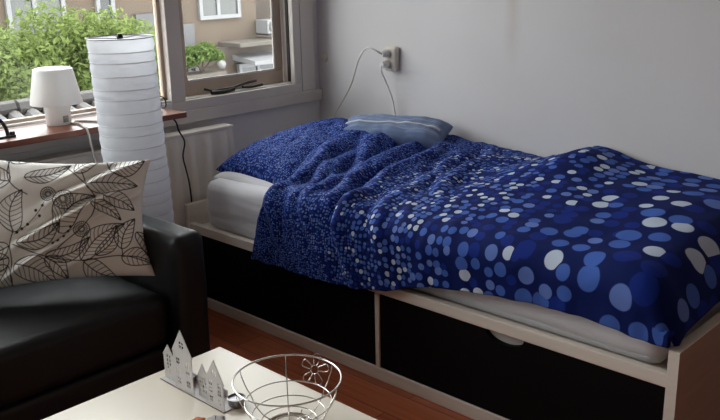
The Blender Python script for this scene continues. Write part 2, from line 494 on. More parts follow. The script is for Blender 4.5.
def leaves(centers, radii, n, size, seed):
    r = np.random.default_rng(seed); V = []; F = []
    w = np.array([a[0]*a[1]*a[2] for a in radii])**.67; w /= w.sum()
    for k in range(n):
        i = r.choice(len(w), p=w)
        d = r.normal(size=3); d /= np.linalg.norm(d)
        p = np.array(centers[i]) + d*np.array(radii[i])*(.62+.43*r.random())
        a = r.normal(size=3); a /= np.linalg.norm(a)
        nrm = d*.8+r.normal(size=3)*.6+np.array([0,0,.5]); nrm /= np.linalg.norm(nrm)
        a -= nrm*(a@nrm); a /= np.linalg.norm(a); c = np.cross(nrm, a)
        s = size*(.6+.8*r.random()); b0 = len(V)
        V += [p-a*s, p+c*s*.42+nrm*s*.08, p+a*s*1.05-nrm*s*.15, p-c*s*.42+nrm*s*.08]
        F += [(b0, b0+1, b0+2, b0+3)]
    m = MB(); m.v = [tuple(x) for x in V]; m.f = F; return m
def tree(loc, blobs, n, size, seed, label, trunk_top):
    t = thing('tree', loc, label, 'tree')
    r = np.random.default_rng(seed+50)
    C = []; R = []
    for (c, rad, k) in blobs:
        for _ in range(k):
            d = r.normal(size=3); d /= np.linalg.norm(d); d[2] = d[2]*.8
            q = np.array(c)+d*np.array(rad)*(.35+.65*r.random()**.5)
            C.append(q); s = .16+.16*r.random(); R.append((s*1.3, s*1.3, s))
    fo = leaves(C, R, n, size, seed).build('foliage', M['leaf'], t, fix=False); fo['kind'] = 'stuff'
    tk = MB(); x, y, z = loc
    tk.tube(spline([(x,y,z),(x+.05,y,z+1.2),(x,y+.05,trunk_top-.5),(x+.05,y,trunk_top)],5), [.14-.0065*i for i in range(16)], 8)
    for q in C[::4]:
        tk.tube(spline([(x+.02,y,trunk_top-1.0+.4*random.random()), ((x+q[0])/2,(y+q[1])/2,(trunk_top-.9+q[2])/2), tuple(q)],4), [.04-.0035*i for i in range(9)], 5)
    tk.build('trunk', M['bark'], t, smooth=50)
    return t
tree((4.35, 8.2, -3.2), [((3.3,8.2,.25),(.9,.7,.75),34),((4.15,8.1,.35),(.75,.6,.72),38),((4.75,8.3,.18),(.45,.5,.55),18),((4.0,8.0,-.55),(1.1,.7,.5),30),((4.95,8.2,.35),(.28,.4,.5),18),((2.3,8.4,.1),(.9,.7,.7),16)], 46000, .034, 5,
     'leafy light green tree growing outside the big window', .6)
sb = thing('shrub', (8.95, 12.4, -.42), 'small green shrub on the ledge of the house across the street', 'shrub')
fo = leaves([(8.75,12.35,-.10),(9.0,12.35,-.04),(9.22,12.35,-.14),(8.6,12.4,-.2)], [(.26,.2,.16),(.24,.2,.15),(.16,.16,.1),(.15,.15,.12)], 1500, .045, 9).build('foliage', M['leaf2'], sb, fix=False)
fo['kind'] = 'stuff'
st = MB()
for q in ((8.75,12.35,-.1),(9.0,12.35,-.05),(9.2,12.35,-.14)): st.tube([(8.95,12.4,-.42), q], .012, 5)
st.build('stem', M['bark'], sb)
MB().box(8.4, 9.35, 12.2, 12.74, -.48, -.42).build('planter_shelf', M['ledge'], sb)

# tiled lean-to roof right below the window
rf = thing('tiled_roof', (2.2, 5.0, -3.2), 'grey tiled roof just below the big window outside', 'roof')
tl = MB()
for k in range(25):
    x = .0+k*.115
    tl.tube([(x,4.55,.45),(x+.16,5.30,.50)], .045, 8)
tl.build('tiles', M['roof_tile'], rf, smooth=40)
MB().prism([(4.5,.42),(5.35,.475),(5.35,.4),(4.5,.34)], 0, -.1, 2.95).build('deck', M['roof_tile'], rf)
MB().box(0, 2.85, 4.6, 5.25, -3.2, .36).build('wall', M['stucco_dark'], rf)
rd = MB()
for k in range(10):
    x = -.1+k*.31; rd.tube([(x,5.30,.545),(x+.29,5.30,.552)], [.055,.047], 8)
rd.build('ridge_tiles', M['roof_tile'], rf, smooth=40)
tp = MB(); n = 14
P = np.zeros((n, n, 3))
for i in range(n):
    for j in range(n):
        x = 1.72+.42*i/(n-1); y = 4.75+.4*j/(n-1)
        e = min(i, j, n-1-i, n-1-j)
        P[i, j] = (x, y, .515+.06*(y-4.75)+.05*min(e, 3)/3+.05*float(noise(x*9, y*9)))
tp = grid_obj('tarpaulin', P, M['blue'])
tag(tp, 'crumpled blue sheet lying on the grey tiled roof outside', 'tarpaulin')
so = tp.modifiers.new('solid', 'SOLIDIFY'); so.thickness = .05; so.offset = -1

# ------------------------------------------------------------------ bed frame
BX = 1.952
bed = thing('bed', (BX, 1.8, 0), 'pale wood single bed frame with two black drawer fronts along the wall', 'bed')
MB().box(BX-.006, 2.895, 2.868, 2.893, 0, .438).build('headboard', M['birch'], bed, bevel=.003)
MB().box(BX-.006, 2.895, .772, .801, 0, .430).build('footboard', M['birch_shaded'], bed)
MB().box(BX-.0075, BX-.006, .772, .801, 0, .430).build('edge_band', M['birch'], bed, label='pale edge strip of the footboard')  # footboard edges left in the undarkened birch
MB().box(BX-.006, 2.895, .772, .801, .430, .4315).build('edge_band', M['birch'], bed)
MB().box(BX-.001, BX+.026, .801, 2.868, .322, .360).build('side_rail', M['birch'], bed, bevel=.003)
MB().box(2.868, 2.895, .801, 2.868, .0, .360).build('back_rail', M['birch'], bed)
MB().box(BX-.001, BX+.026, .801, 2.868, 0, .047).build('plinth', M['birch'], bed, bevel=.003)
MB().box(BX-.001, BX+.30, 1.802, 1.820, .047, .322).build('centre_post', M['birch'], bed, bevel=.002)
MB().box(BX+.028, 2.866, .803, 2.866, .318, .340).build('bed_base', M['birch'], bed)
for (a, b_) in ((.803, 1.800), (1.822, 2.866)):
    c = (a+b_)/2
    pts = [(a,.049),(b_,.049),(b_,.320)]
    pts += [(c+.068*math.cos(t), .3205-.034*math.sin(t)) for t in np.linspace(0, PI, 20)]
    pts += [(a,.320)]
    m = MB(); m.prism(pts, 0, BX+.004, BX+.022)
    d = m.build('drawer', M['black_front'], bed)
    h = MB(); hp = [(c+.078*math.cos(t), .3215-.042*math.sin(t)) for t in np.linspace(0, PI, 20)]
    h.prism(hp, 0, BX+.0235, BX+.0265)
    rr = h.build('finger_recess', M['drawer_in'], d, label='pale half-round finger hole'); rr.matrix_parent_inverse = Matrix()
    bx = MB()
    bx.box(BX+.03, BX+.045, a+.02, b_-.02, .06, .26); bx.box(BX+.045, BX+.6, a+.02, a+.032, .06, .26)
    bx.box(BX+.045, BX+.6, b_-.032, b_-.02, .06, .26); bx.box(BX+.045, BX+.6, a+.032, b_-.032, .06, .07)
    rr = bx.build('drawer_box', M['drawer_in'], d); rr.matrix_parent_inverse = Matrix()

# mattress in a white fitted sheet
def rbox(x0, x1, y0, y1, z0, z1, r, nu=60, name='', wob=None):
    """rounded box as bmesh grid cube, for soft things"""
    bm = bmesh.new(); bmesh.ops.create_cube(bm, size=2)
    bmesh.ops.subdivide_edges(bm, edges=bm.edges[:], cuts=nu, use_grid_fill=True)
    hx, hy, hz = (x1-x0)/2, (y1-y0)/2, (z1-z0)/2; c = Vector(((x0+x1)/2, (y0+y1)/2, (z0+z1)/2))
    for v in bm.verts:
        # denser grid near the rounded rims
        p = [math.copysign(1-(1-abs(t))**1.35, t) for t in v.co]
        q = Vector((p[0]*hx, p[1]*hy, p[2]*hz))
        k = Vector((max(-hx+r, min(hx-r, q.x)), max(-hy+r, min(hy-r, q.y)), max(-hz+r, min(hz-r, q.z))))
        d = q-k
        if d.length > 1e-9: q = k+d.normalized()*min(r, max(abs(d.x), abs(d.y), abs(d.z)))
        v.co = q+c
    if wob:
        bm.normal_update()
        for v in bm.verts: v.co += v.normal*wob(v.co)
    return bm
def bm_obj(name, bm, m, parent=None):
    me = bpy.data.meshes.new(name); bm.to_mesh(me); bm.free()
    for p in me.polygons: p.use_smooth = True
    me.materials.append(m)
    o = bpy.data.objects.new(name, me); COL.objects.link(o)
    if parent:
        o.parent = parent; o.matrix_parent_inverse = Matrix.Translation(-Vector(parent['at']))
    return o
def mw(p):
    a = float(noise(p.y*2.2+p.z*6, p.z*16+p.x*1.5))*.012
    b = float(noise(p.y*7+3, p.z*30+p.x*4))*.004
    side = 1 if p.x < 2.04 else .5
    return (a+b)*side
mt = thing('mattress', (2.42, 1.83, .34), 'white mattress in a fitted sheet on the pale wood bed frame', 'mattress')
bm_obj('mattress_core', rbox(1.992, 2.862, .842, 2.80, .343, .49, .03, 20), M['sheet'], mt)
bm_obj('fitted_sheet', rbox(1.986, 2.866, .836, 2.806, .352, .552, .045, 70, wob=mw), M['sheet'], mt)

# ------------------------------------------------------------------ pillows
def pillow_grid(n, m, a, b, T, pw=2.6, pinch=.05, wr=.0, seed=0, bottom=.55):
    """closed pillow: returns (2n-?) grid top and bottom as one (m) wrap"""
    U = np.linspace(-1, 1, n); V = np.linspace(-1, 1, m)
    u, v = np.meshgrid(U, V, indexing='ij')
    # sample denser at rims
    u = np.sin(u*PI/2)*.35+u*.65; v = np.sin(v*PI/2)*.35+v*.65
    h = (np.clip(1-np.abs(u)**pw, 0, 1)*np.clip(1-np.abs(v)**pw, 0, 1))**.5
    sx = 1-pinch*(1-np.abs(v)**2); sy = 1-pinch*(1-np.abs(u)**2)
    X = a*u*sx; Y = b*v*sy
    w = wr*(noise(u*3+seed, v*3+1.7)+.5*noise(u*7+seed, v*6))
    return u, v, X, Y, h*T+w*np.sqrt(h), -h*T*bottom

def two_sided(name, Xt, Xb, m, parent=None, uvt=None, attr=None):
    """join a top grid and a bottom grid sharing their rim into one mesh"""
    n, k = Xt.shape[:2]
    me = bpy.data.meshes.new(name)
    idx = np.arange(n*k).reshape(n, k)
    inner = np.zeros((n, k), bool); inner[1:-1, 1:-1] = True
    bidx = idx.copy(); bidx[inner] = n*k+np.arange(inner.sum())
    V = np.concatenate([Xt.reshape(-1, 3), Xb[inner]])
    q = lambda I: np.stack([I[:-1,:-1].ravel(), I[1:,:-1].ravel(), I[1:,1:].ravel(), I[:-1,1:].ravel()], 1)
    F = np.concatenate([q(idx), q(bidx)[:, ::-1]])
    me.from_pydata(V.tolist(), [], F.tolist())
    for p in me.polygons: p.use_smooth = True
    if uvt is not None:
        UV = np.concatenate([uvt.reshape(-1, 2), uvt[inner]])
        l = me.uv_layers.new(name='cloth')
        li = np.zeros(len(me.loops), int); me.loops.foreach_get('vertex_index', li)
        l.data.foreach_set('uv', UV[li].astype(np.float32).ravel())
    if attr is not None:
        A = np.concatenate([attr.ravel(), attr[inner]])
        ca = me.color_attributes.new('print', 'FLOAT_COLOR', 'POINT')
        ca.data.foreach_set('color', np.stack([A, A, A, np.ones_like(A)], 1).astype(np.float32).ravel())
    o = bpy.data.objects.new(name, me); COL.objects.link(o); me.materials.append(m)
    if parent:
        o.parent = parent; o.matrix_parent_inverse = Matrix.Translation(-Vector(parent['at']))
    return o

M['pillow_dots'] = dots_mat('navy_cotton_small_dots', [(-9, 9, .0072, .05)], None)
pl = thing('bed_pillow', (2.42, 2.6, .56), 'blue dotted bed pillow lying at the window end of the mattress', 'pillow')
u, v, X, Y, ht, hb = pillow_grid(90, 80, .352, .245, .122, pw=3.0, pinch=.035, wr=.018, seed=2.3, bottom=.45)
tilt = .035
def pplace(X, Y, Z): return np.stack([2.43+X, 2.59+Y, .590+Z+tilt*X/.37+.012*Y/.24], -1)
two_sided('pillowcase', pplace(X, Y, ht), pplace(X, Y, hb), M['pillow_dots'], pl, np.stack([X, Y], -1)+3)
u, v, X, Y, ht, hb = pillow_grid(40, 60, .352, .225, .05, pw=4.0, pinch=.02, bottom=.7)
two_sided('pillow_insert', pplace(X-.036, Y, ht-.020), pplace(X-.036, Y, hb-.020), M['sheet'], pl).__setitem__('label', 'white pillow showing at the open end')

# ------------------------------------------------------------------ duvet
bands = []
uu = -.02; cell = .0115
edges = [(-.2,.30,.0066,.05),(.30,.46,.0086,.07),(.46,.58,.0122,.11),(.58,.70,.017,.15),(.70,.84,.024,.17),(.84,1.0,.033,.18),(1.0,1.2,.046,.17),(1.2,1.42,.064,.17),(1.42,2.2,.083,.15)]
M['duvet'] = dots_mat('navy_cotton_growing_dots', edges, None)
NY, NS = 330, 250
vv = np.linspace(0, 1, NY)
yk = 2.46+(.800-2.46)*vv                                   # nominal y of each row
ip = lambda y, pts: np.interp(-y, [-p[0] for p in pts], [p[1] for p in pts])
zwall = [(2.6,.640),(2.26,.636),(1.85,.625),(1.74,.618),(1.66,.640),(1.60,.660),(1.52,.680),(1.44,.668),(1.33,.655),(1.16,.640),(1.06,.632),(.9,.62),(.8,.58)]
zfront = [(2.6,.600),(2.3,.598),(2.0,.595),(1.6,.598),(1.2,.605),(.95,.605),(.86,.595),(.80,.56)]
zlow = [(2.6,.312),(2.42,.313),(2.2,.316),(2.0,.322),(1.86,.336),(1.76,.352),(1.66,.392),(1.58,.412),(1.48,.424),(1.36,.437),(1.24,.448),(1.10,.452),(1.0,.450),(.9,.438),(.84,.437),(.80,.44)]
xhang = [(2.6,1.930),(1.9,1.930),(1.75,1.936),(1.5,1.950),(1.2,1.962),(.8,1.955)]
P = np.zeros((NY, NS, 3)); UV = np.zeros((NY, NS, 2))
for i, y in enumerate(yk):
    zw, zf, zl, xh = (float(ip(y, t)) for t in (zwall, zfront, zlow, xhang))
    r = .075
    xs = np.linspace(2.878, xh+r, 120)
    t = (2.878-xs)/(2.878-xh-r)
    crown = .020*np.sin(PI*t)
    zs = zw*(1-t)+zf*t+crown-.03*np.exp(-((xs-2.885)/.05)**2)*0
    # quilt rolls over the front edge and hangs
    a = np.linspace(0, PI/2, 30)[1:]
    xa = xh+r-r*np.sin(a); za = zf-r*1.0+r*np.cos(a)
    zh = np.linspace(zf-r, zl, 40)[1:]
    xx = np.concatenate([xs, xa, np.full(39, xh)]); zz = np.concatenate([zs, za, zh])
    # hem tucks back slightly
    s = np.concatenate([[0], np.cumsum(np.hypot(np.diff(xx), np.diff(zz)))])
    q = np.linspace(0, s[-1], NS)
    P[i, :, 0] = np.interp(q, s, xx); P[i, :, 2] = np.interp(q, s, zz); P[i, :, 1] = y
    UV[i, :, 1] = q; UV[i, :, 0] = 2.46-y
x = P[..., 0]; y = P[..., 1].copy()
# head edge of the quilt is not straight
yh = np.interp(x, [1.98,2.06,2.14,2.27,2.50,2.65,2.9], [2.325,2.355,2.40,2.47,2.50,2.475,2.46])
dn = np.clip((.60-P[..., 2])/.29, 0, 1)*(x < 2.02)
yh = yh+.105*dn
k = (1-vv)[:, None]**2
P[..., 1] += (yh-2.46)*k
y = P[..., 1]
# raised over the pillow near the head
head = sstep(2.18, 2.46, y)
P[..., 2] += head*np.interp(x, [1.93,2.02,2.15,2.30,2.5,2.7,2.9], [0,.0,.024,.052,.066,.05,.02])
# foot end rolls down inside the footboard
foot = np.clip((.93-y)/.13, 0, 1)
P[..., 2] -= .10*foot**3*sstep(.46, .54, P[..., 2])
du_ = np.linalg.norm(np.diff(P, axis=0), axis=-1)[:, 15:150].mean(axis=1)
dy_ = -np.diff(P[:, 15:150, 1], axis=0).mean(axis=1)
UV[..., 0] = (2.46-P[..., 1])+np.concatenate([[0], np.cumsum(np.maximum(du_-dy_, 0))])[:, None]
# normals
def normals(P):
    du = np.gradient(P, axis=0); dv = np.gradient(P, axis=1)
    n = np.cross(du, dv); n /= np.linalg.norm(n, axis=-1, keepdims=True)+1e-9
    if n[NY//2, 20, 2] < 0: n = -n
    return n
N = normals(P)
s = UV[..., 1]
u_ = 2.46-y
hw = sstep(.95, .15, u_)                      # wrinkled head half
midw = sstep(1.35, .5, u_)
wx = s+.10*noise(u_*4, s*3+9); wy = u_+.07*noise(s*3.2+4, u_*3.5)-.25*(s-.45)
ridge = lambda n: (1-np.abs(n)*2.0)
w1_ = ridge(noise(wx*2.4+5, wy*6.8))           # long folds across the bed
w2_ = ridge(noise(wx*5.5+15, wy*12+3))
w3_ = noise(wx*15+2, wy*22)+.6*noise(s*30+u_*11, u_*34-s*12)
disp = hw*(.017*(w1_-.45)+.009*(w2_-.5)+.0045*w3_)
disp += midw*(1-hw*.6)*(.010*(ridge(noise(wx*3.2+31, wy*8+2))-.5)+.0035*noise(wx*10, wy*22))
# soft puffs and shallow creases further down
disp += .016*noise(s*3.0+7, u_*2.6+1)+.007*noise(s*7+1, u_*5.5)+.004*(ridge(noise(s*5+u_*4, u_*5-s*3+8))-.5)
# bulge against the wall and near the foot
disp += .025*np.exp(-((x-2.72)/.14)**2-((y-1.47)/.10)**2)
disp += .018*np.exp(-((x-2.45)/.22)**2-((y-1.02)/.16)**2)
# deep folds near the head, from the wall side fanning to the front edge
for (a0, b0, a1, b1, wd, dp) in ((.10,.12,.85,.34,.032,.026),(.15,.28,.95,.46,.030,.026),(.36,.07,.80,.18,.026,.012),(.05,.45,.70,.66,.035,.020),(.35,.45,1.05,.66,.032,.016),(.45,.14,1.1,.36,.024,.018),(.60,.38,1.2,.54,.026,.015),(.55,.02,1.2,.20,.026,.014)):
    tt = np.clip((s-a0)/(a1-a0), 0, 1)
    uc = b0+(b1-b0)*tt+.02*np.sin(tt*7)
    d = (u_-uc)/wd
    env = sstep(a0-.08, a0+.1, s)*sstep(a1+.1, a1-.12, s)
    disp -= dp*env*(np.exp(-d*d)-.75*np.exp(-(d-1.6)**2))
# thin at the rims
disp += -.010*np.exp(-u_/.02)
hang = sstep(.55, .45, P[..., 2])*sstep(2.0, 1.96, x)
disp *= (1-.45*hang)
disp += hang*(.010*noise(u_*9, s*1.5+3)+.004*noise(u_*24, s*3))
P = P+N*disp[..., None]
P[..., 0] = np.minimum(P[..., 0], 2.888)
# head rim: roll under
rim = np.exp(-(np.arange(NY)/5.0))[:, None]
P[..., 2] -= .035*rim*sstep(1.93, 2.05, P[..., 0])
P[..., 1] -= 0
lowv = .006*noise(u_*14, s*0+2)+.006*noise(u_*5, s*0+7)
P[..., 2] += lowv*sstep(.42, 0, (s.max(axis=1)[:, None]-s))*hang
duvet = grid_obj('duvet', P, M['duvet'], uv=UV)
tag(duvet, 'rumpled navy blue duvet with dots growing larger towards the foot of the bed', 'duvet')
so = duvet.modifiers.new('thickness', 'SOLIDIFY'); so.thickness = .014; so.offset = -1

# ------------------------------------------------------------------ blue cushion with piping, by the wall
cu = thing('cushion', (2.72, 2.42, .66), 'slate blue cushion with pale piping lying on the duvet by the wall', 'cushion')
u, v, X, Y, ht, hb = pillow_grid(64, 100, .118, .240, .056, pw=5.5, pinch=.03, wr=.010, seed=8.8, bottom=.75)
RC = Matrix.Rotation(math.radians(23), 3, 'Z') @ Matrix.Rotation(math.radians(-10), 3, 'Y')
def cplace(X, Y, Z):
    p = np.stack([X, Y, Z-.02*Y*Y/.27], -1) @ np.array(RC).T
    return p+np.array([2.680, 2.380, .684])
two_sided('cushion_cover', cplace(X, Y, ht), cplace(X, Y, hb), M['cushion_blue'], cu)
top = cplace(X, Y, ht+.003)
# pale band sewn along the cushion, parallel to its front edge
band = MB()
band.tube([tuple(p) for p in top[26, 4:-4]], .0055, 6)
band.build('piping', M['cushion_band'], cu, smooth=60)

# ------------------------------------------------------------------ sockets and plugs on the right wall
so_ = thing('wall_socket', (XW, 2.565, .97), 'ivory double wall socket on the plain wall above the bed', 'socket')
c = MB(); pts = []
for (sx, sz) in ((1,1),(-1,1),(-1,-1),(1,-1)):
    for t in np.linspace(0, PI/2, 6):
        t2 = t+{(1,1):0,(-1,1):PI/2,(-1,-1):PI,(1,-1):3*PI/2}[(sx,sz)]
        pts.append((2.556+sx*.022+.014*math.cos(t2), .970+sz*.042+.014*math.sin(t2)))
c.prism(pts, 0, XW-.032, XW)
c.build('socket_body', M['socket'], so_, bevel=.012, seg=4)
for zc in (.993, .948):
    c = MB(); c.lathe([(0,0),(.017,0),(.019,.003),(.019,.006),(0,.006)], n=24)
    c.v = [(XW-.032-z, 2.566+x_, zc+y_) for x_, y_, z in c.v]
    c.build('socket_cup', M['socket'], so_, smooth=40)
def plug(zc, pts, label):
    t = thing('plug', (XW-.04, 2.566, zc), label, 'plug')
    b = MB(); b.lathe([(0,0),(.017,0),(.018,.004),(.017,.016),(.013,.026),(.011,.036),(0,.037)], n=20)
    b.v = [(XW-.0385-z, 2.566+x_, zc+y_) for x_, y_, z in b.v]
    b.build('plug_body', M['plug'], t, smooth=50)
    MB().tube(spline(pts, 8), .0040, 7).build('cord', M['beige_cord'], t, smooth=60)
plug(.995, [(2.828,2.566,.995),(2.80,2.575,1.012),(2.79,2.62,1.022),(2.81,2.69,.97),(2.84,2.77,.85),(2.86,2.85,.76),(2.87,2.915,.69),(2.87,2.95,.63),(2.87,2.955,.52)], 'upper plug in the wall socket, its white cord arching down behind the bed pillow')
plug(.948, [(2.828,2.566,.948),(2.822,2.566,.920),(2.848,2.562,.87),(2.872,2.550,.80),(2.876,2.535,.73),(2.878,2.53,.68)], 'lower plug in the wall socket, its cord hanging straight behind the blue cushion')
cp = MB(); cp.lathe([(0,0),(.020,0),(.021,.004),(.019,.010),(.010,.014),(0,.015)], n=24)
cp.v = [(XW-z, 3.005+x_, .945+y_) for x_, y_, z in cp.v]
tag(cp.build('blanking_plate', M['socket'], None, smooth=50), 'small round white cap on the wall beside the window corner', 'cap')
hk = MB(); hk.tube(spline([(XW,1.098,1.222),(XW-.02,1.10,1.221),(XW-.035,1.105,1.220)],4), [.006,.005,.005,.005,.005,.005,.005,.005,.004], 8)
tag(hk.build('wall_hook', M['iron'], None, smooth=40), 'tiny dark hook on the wall at the top right above the foot of the bed', 'hook')

# ------------------------------------------------------------------ radiator
ra = thing('radiator', (1.2, 2.99, .15), 'white panel radiator under the window shelf', 'radiator')
rx0, rx1 = -.4, 2.262
n = int((rx1-rx0)/.0083); xs = np.linspace(rx0, rx1, n)
per = .0666*1.25
prof = 2.934-.010*np.clip(np.sin((xs-rx0)*2*PI/per)*1.6+.2, -.6, 1)*((xs > rx0+.03) & (xs < rx1-.03))
zz = [.17, .175, .20, .225, .66, .68, .702, .708]; fz = [0, .3, .5, 1, 1, .5, .3, 0]
P2 = np.zeros((n, len(zz), 3))
for j, (z, f_) in enumerate(zip(zz, fz)):
    P2[:, j, 0] = xs; P2[:, j, 1] = 2.944+(prof-2.944)*f_; P2[:, j, 2] = z
rp = grid_obj('panel', P2, M['radiator'], ra)
MB().box(rx0, rx1, 2.944, 3.0, .17, .708).build('body', M['radiator'], ra, bevel=.004)
MB().box(rx0-.004, rx1+.004, 2.934, 3.004, .708, .722).build('top_cover', M['radiator'], ra, bevel=.004)
for x_ in (0.2, 1.9): MB().box(x_-.02, x_+.02, 3.0, 3.048, .3, .6).build('bracket', M['radiator'], ra)
MB().tube(spline([(2.24,2.97,.20),(2.29,2.97,.19),(2.30,2.985,.12),(2.30,2.985,.0)],5), .009, 8).build('pipe', M['radiator'], ra, smooth=60)

# ------------------------------------------------------------------ window shelf
sh = MB(); sh.box(-.7, 1.923, 2.782, 3.018, .818, .840)
shelf = tag(sh.build('window_shelf', M['shelf'], None, bevel=.0025), 'long red-brown shelf board along the window above the radiator', 'shelf')

# ------------------------------------------------------------------ table lamp
TL = (1.472, 2.945, .840)
tlp = thing('table_lamp', TL, 'small all-white table lamp on the window shelf', 'lamp')
MB().lathe([(0,0),(.041,0),(.044,.003),(.046,.05),(.050,.085),(.051,.10),(.0,.10)], TL, 48).build('base', M['lamp_white'], tlp, smooth=50)
MB().lathe([(.090,.078),(.092,.078),(.0925,.082),(.0705,.196),(.069,.203),(.062,.2065),(.050,.2075),(.0,.208)], TL, 64).build('shade', M['lamp_white'], tlp, smooth=50)
st = MB(); n = 6
for i in range(2):
    pass
ang = [math.radians(a) for a in np.linspace(-97, -70, 7)]
vs = []
for a in ang:
    for z in (.012, .036): vs.append((TL[0]+(.0452+.0018*z/.036)*math.cos(a), TL[1]+(.0452+.0018*z/.036)*math.sin(a), TL[2]+z))
st.add(vs, [(2*i, 2*i+2, 2*i+3, 2*i+1) for i in range(6)])
so2 = st.build('rating_label', M['sticker'], tlp, smooth=60, label='small grey square label at the foot')
md = so2.modifiers.new('solid', 'SOLIDIFY'); md.thickness = .0012
MB().tube(spline([(1.502,2.912,.8445),(1.508,2.86,.8445),(1.492,2.80,.8445),(1.490,2.780,.843),(1.490,2.774,.832),(1.494,2.772,.80),(1.504,2.774,.72),(1.51,2.778,.62),(1.51,2.778,.50)],7), .0042, 8).build('cord', M['white_cord'], tlp, smooth=60)
wc = MB(); wc.tube(spline([(1.5285,2.935,.8445),(1.56,2.90,.8445),(1.585,2.84,.8445),(1.583,2.795,.8445),(1.583,2.775,.838),(1.583,2.771,.80),(1.590,2.774,.70),(1.593,2.778,.55)],7), .0040, 8)
tag(wc.build('white_cable', M['white_cord'], None, smooth=60), 'second white cord running over the shelf edge beside the paper lamp', 'cord')

# ------------------------------------------------------------------ paper floor lamp
FL = np.array([1.580, 2.585]); LT = 1.168
fl = thing('floor_lamp', (FL[0], FL[1], 0), 'tall white rice paper column lamp between the sofa and the bed', 'lamp')
def axis(z):                                          # the column leans a little
    return FL[0]-(.058)*(z/LT), FL[1]-.035*(z/LT)
nz_, na = 230, 80
zs = np.linspace(.05, LT, nz_)
rings_z = [LT-.0405*k-.004*math.sin(k*2.1) for k in range(28)]
P3 = np.zeros((nz_, na+1, 3))
for i, z in enumerate(zs):
    d = min(abs(z-r_) for r_ in rings_z)
    cx, cy = axis(z)
    for k in range(na+1):
        a = 2*PI*k/na
        rad = .1085+0*z - .0028*math.cos(min(d/.020, 1)*PI)*.5 - .0014
        rad += .0022*float(noise(math.cos(a)*3+z*6, math.sin(a)*3+z*9))
        da = (a-math.radians(-128)+PI) % (2*PI)-PI
        rad += .0026*math.exp(-(da/.03)**2)
        P3[i, k] = (cx+rad*math.cos(a), cy+rad*math.sin(a), z+.0*k)
ps = grid_obj('paper_shade', P3, M['paper'], fl)
for i, z in enumerate(rings_z):
    if z < .06: continue
    cx, cy = axis(z)
    MB().tube(ring((cx, cy, z), (.1088 if i == 0 else .1063), 56), .0022 if i == 0 else .0014, 6, closed=True).build('wire_ring', M['foil'] if i == 0 else M['ring_shade'], fl, smooth=60)
cx, cy = axis(LT); sp = MB()
for a in (20, 140, 260):
    a = math.radians(a); sp.tube([(cx, cy, LT-.004), (cx+.108*math.cos(a), cy+.108*math.sin(a), LT)], .0017, 6)
sp.build('cross_wire', M['foil'], fl, smooth=60)
MB().lathe([(0,-.022),(.010,-.022),(.011,-.002),(.010,.008),(.006,.014),(0,.014)], (cx, cy, LT-.002), 16).build('top_nut', M['black_plastic'], fl, smooth=40)
MB().tube([(FL[0],FL[1],.02),(cx,cy,LT-.02)], .007, 8).build('pole', M['lacquer_white'], fl, smooth=60)
MB().lathe([(0,0),(.100,0),(.103,.006),(.095,.016),(.02,.022),(0,.022)], (FL[0],FL[1],0), 40).build('foot_plate', M['lacquer_white'], fl, smooth=40)
MB().lathe([(0,.30),(.022,.30),(.03,.34),(.028,.38),(.012,.40),(0,.40)], (FL[0]-.012,FL[1]-.004,0), 20).build('bulb', M['lamp_white'], fl, smooth=60)

# ------------------------------------------------------------------ cables and bits at the shelf's right end
bc = MB(); bc.tube(spline([(1.875,2.90,.8165),(1.905,2.87,.810),(1.925,2.865,.79),(1.945,2.88,.75),(1.972,2.885,.70),(1.962,2.89,.64),(1.972,2.89,.58),(1.992,2.905,.52),(2.0,2.91,.44),(2.0,2.91,.30),(1.97,2.905,.012)],7), .0036, 7)
tag(bc.build('black_cable', M['black_plastic'], None, smooth=60), 'thin black cable hanging from the shelf end in front of the radiator', 'cable')
gs = thing('cord_switch', (1.885, 2.93, .840), 'small grey rounded cord switch on the shelf behind the paper lamp', 'switch')
m = MB(); m.lathe([(0,-.024),(.010,-.022),(.019,-.012),(.021,0),(.018,.012),(.010,.021),(0,.023)], (1.885,2.93,.865), 20); m.build('switch_body', M['grey_plastic'], gs, smooth=60)
MB().tube(spline([(1.890,2.93,.886),(1.902,2.915,.891),(1.914,2.91,.872),(1.917,2.92,.8455),(1.905,2.95,.8436),(1.875,2.965,.8436)],7), .0026, 7).build('cord', M['black_plastic'], gs, smooth=60)
# black hoop stand on the shelf at the left edge
bs = thing('hoop_stand', (1.19, 2.84, .840), 'black hoop on a flat black foot at the left end of the shelf view', 'stand')
MB().box(1.10, 1.262, 2.842, 2.872, .840, .847).build('foot', M['black_plastic'], bs, bevel=.003)
MB().lathe([(0,0),(.009,0),(.010,.004),(.008,.012),(0,.013)], (1.255,2.858,.846), 16).build('foot_knob', M['black_plastic'], bs, smooth=40)
hp = [(1.168+.070*math.cos(t), 2.857, .847+.078*math.sin(t)) for t in np.linspace(0, PI, 26)]
MB().tube(hp, .0065, 10).build('hoop', M['black_plastic'], bs, smooth=60)

# ------------------------------------------------------------------ sofa
sf = thing('sofa', (.6, 2.3, 0), 'black leather sofa with slim padded arms under the window', 'sofa')
AX0, AX1, AZ, AY = 1.292, 1.402, .645, 1.978
def soft(name, x0, x1, y0, y1, z0, z1, r, wob=None, nu=26):
    return bm_obj(name, rbox(x0, x1, y0, y1, z0, z1, r, nu, wob=wob), M['leather'], sf)
lw = lambda p: .004*float(noise(p.x*7+p.z*3, p.y*7+p.z*5))+.0025*float(noise(p.x*19, p.y*17+p.z*11))
soft('arm', AX0, AX1, AY, 2.77, .06, AZ, .032, lw)
soft('arm', -.50, -.39, AY, 2.77, .06, AZ, .032, lw)
soft('seat_cushion', -.388, AX0-.002, 2.025, 2.62, .30, .466, .035, lw, 40)
soft('front_panel', -.388, AX0-.002, 2.04, 2.60, .06, .298, .02)
soft('backrest', -.388, AX0-.002, 2.58, 2.77, .06, .68, .05, lw, 40)
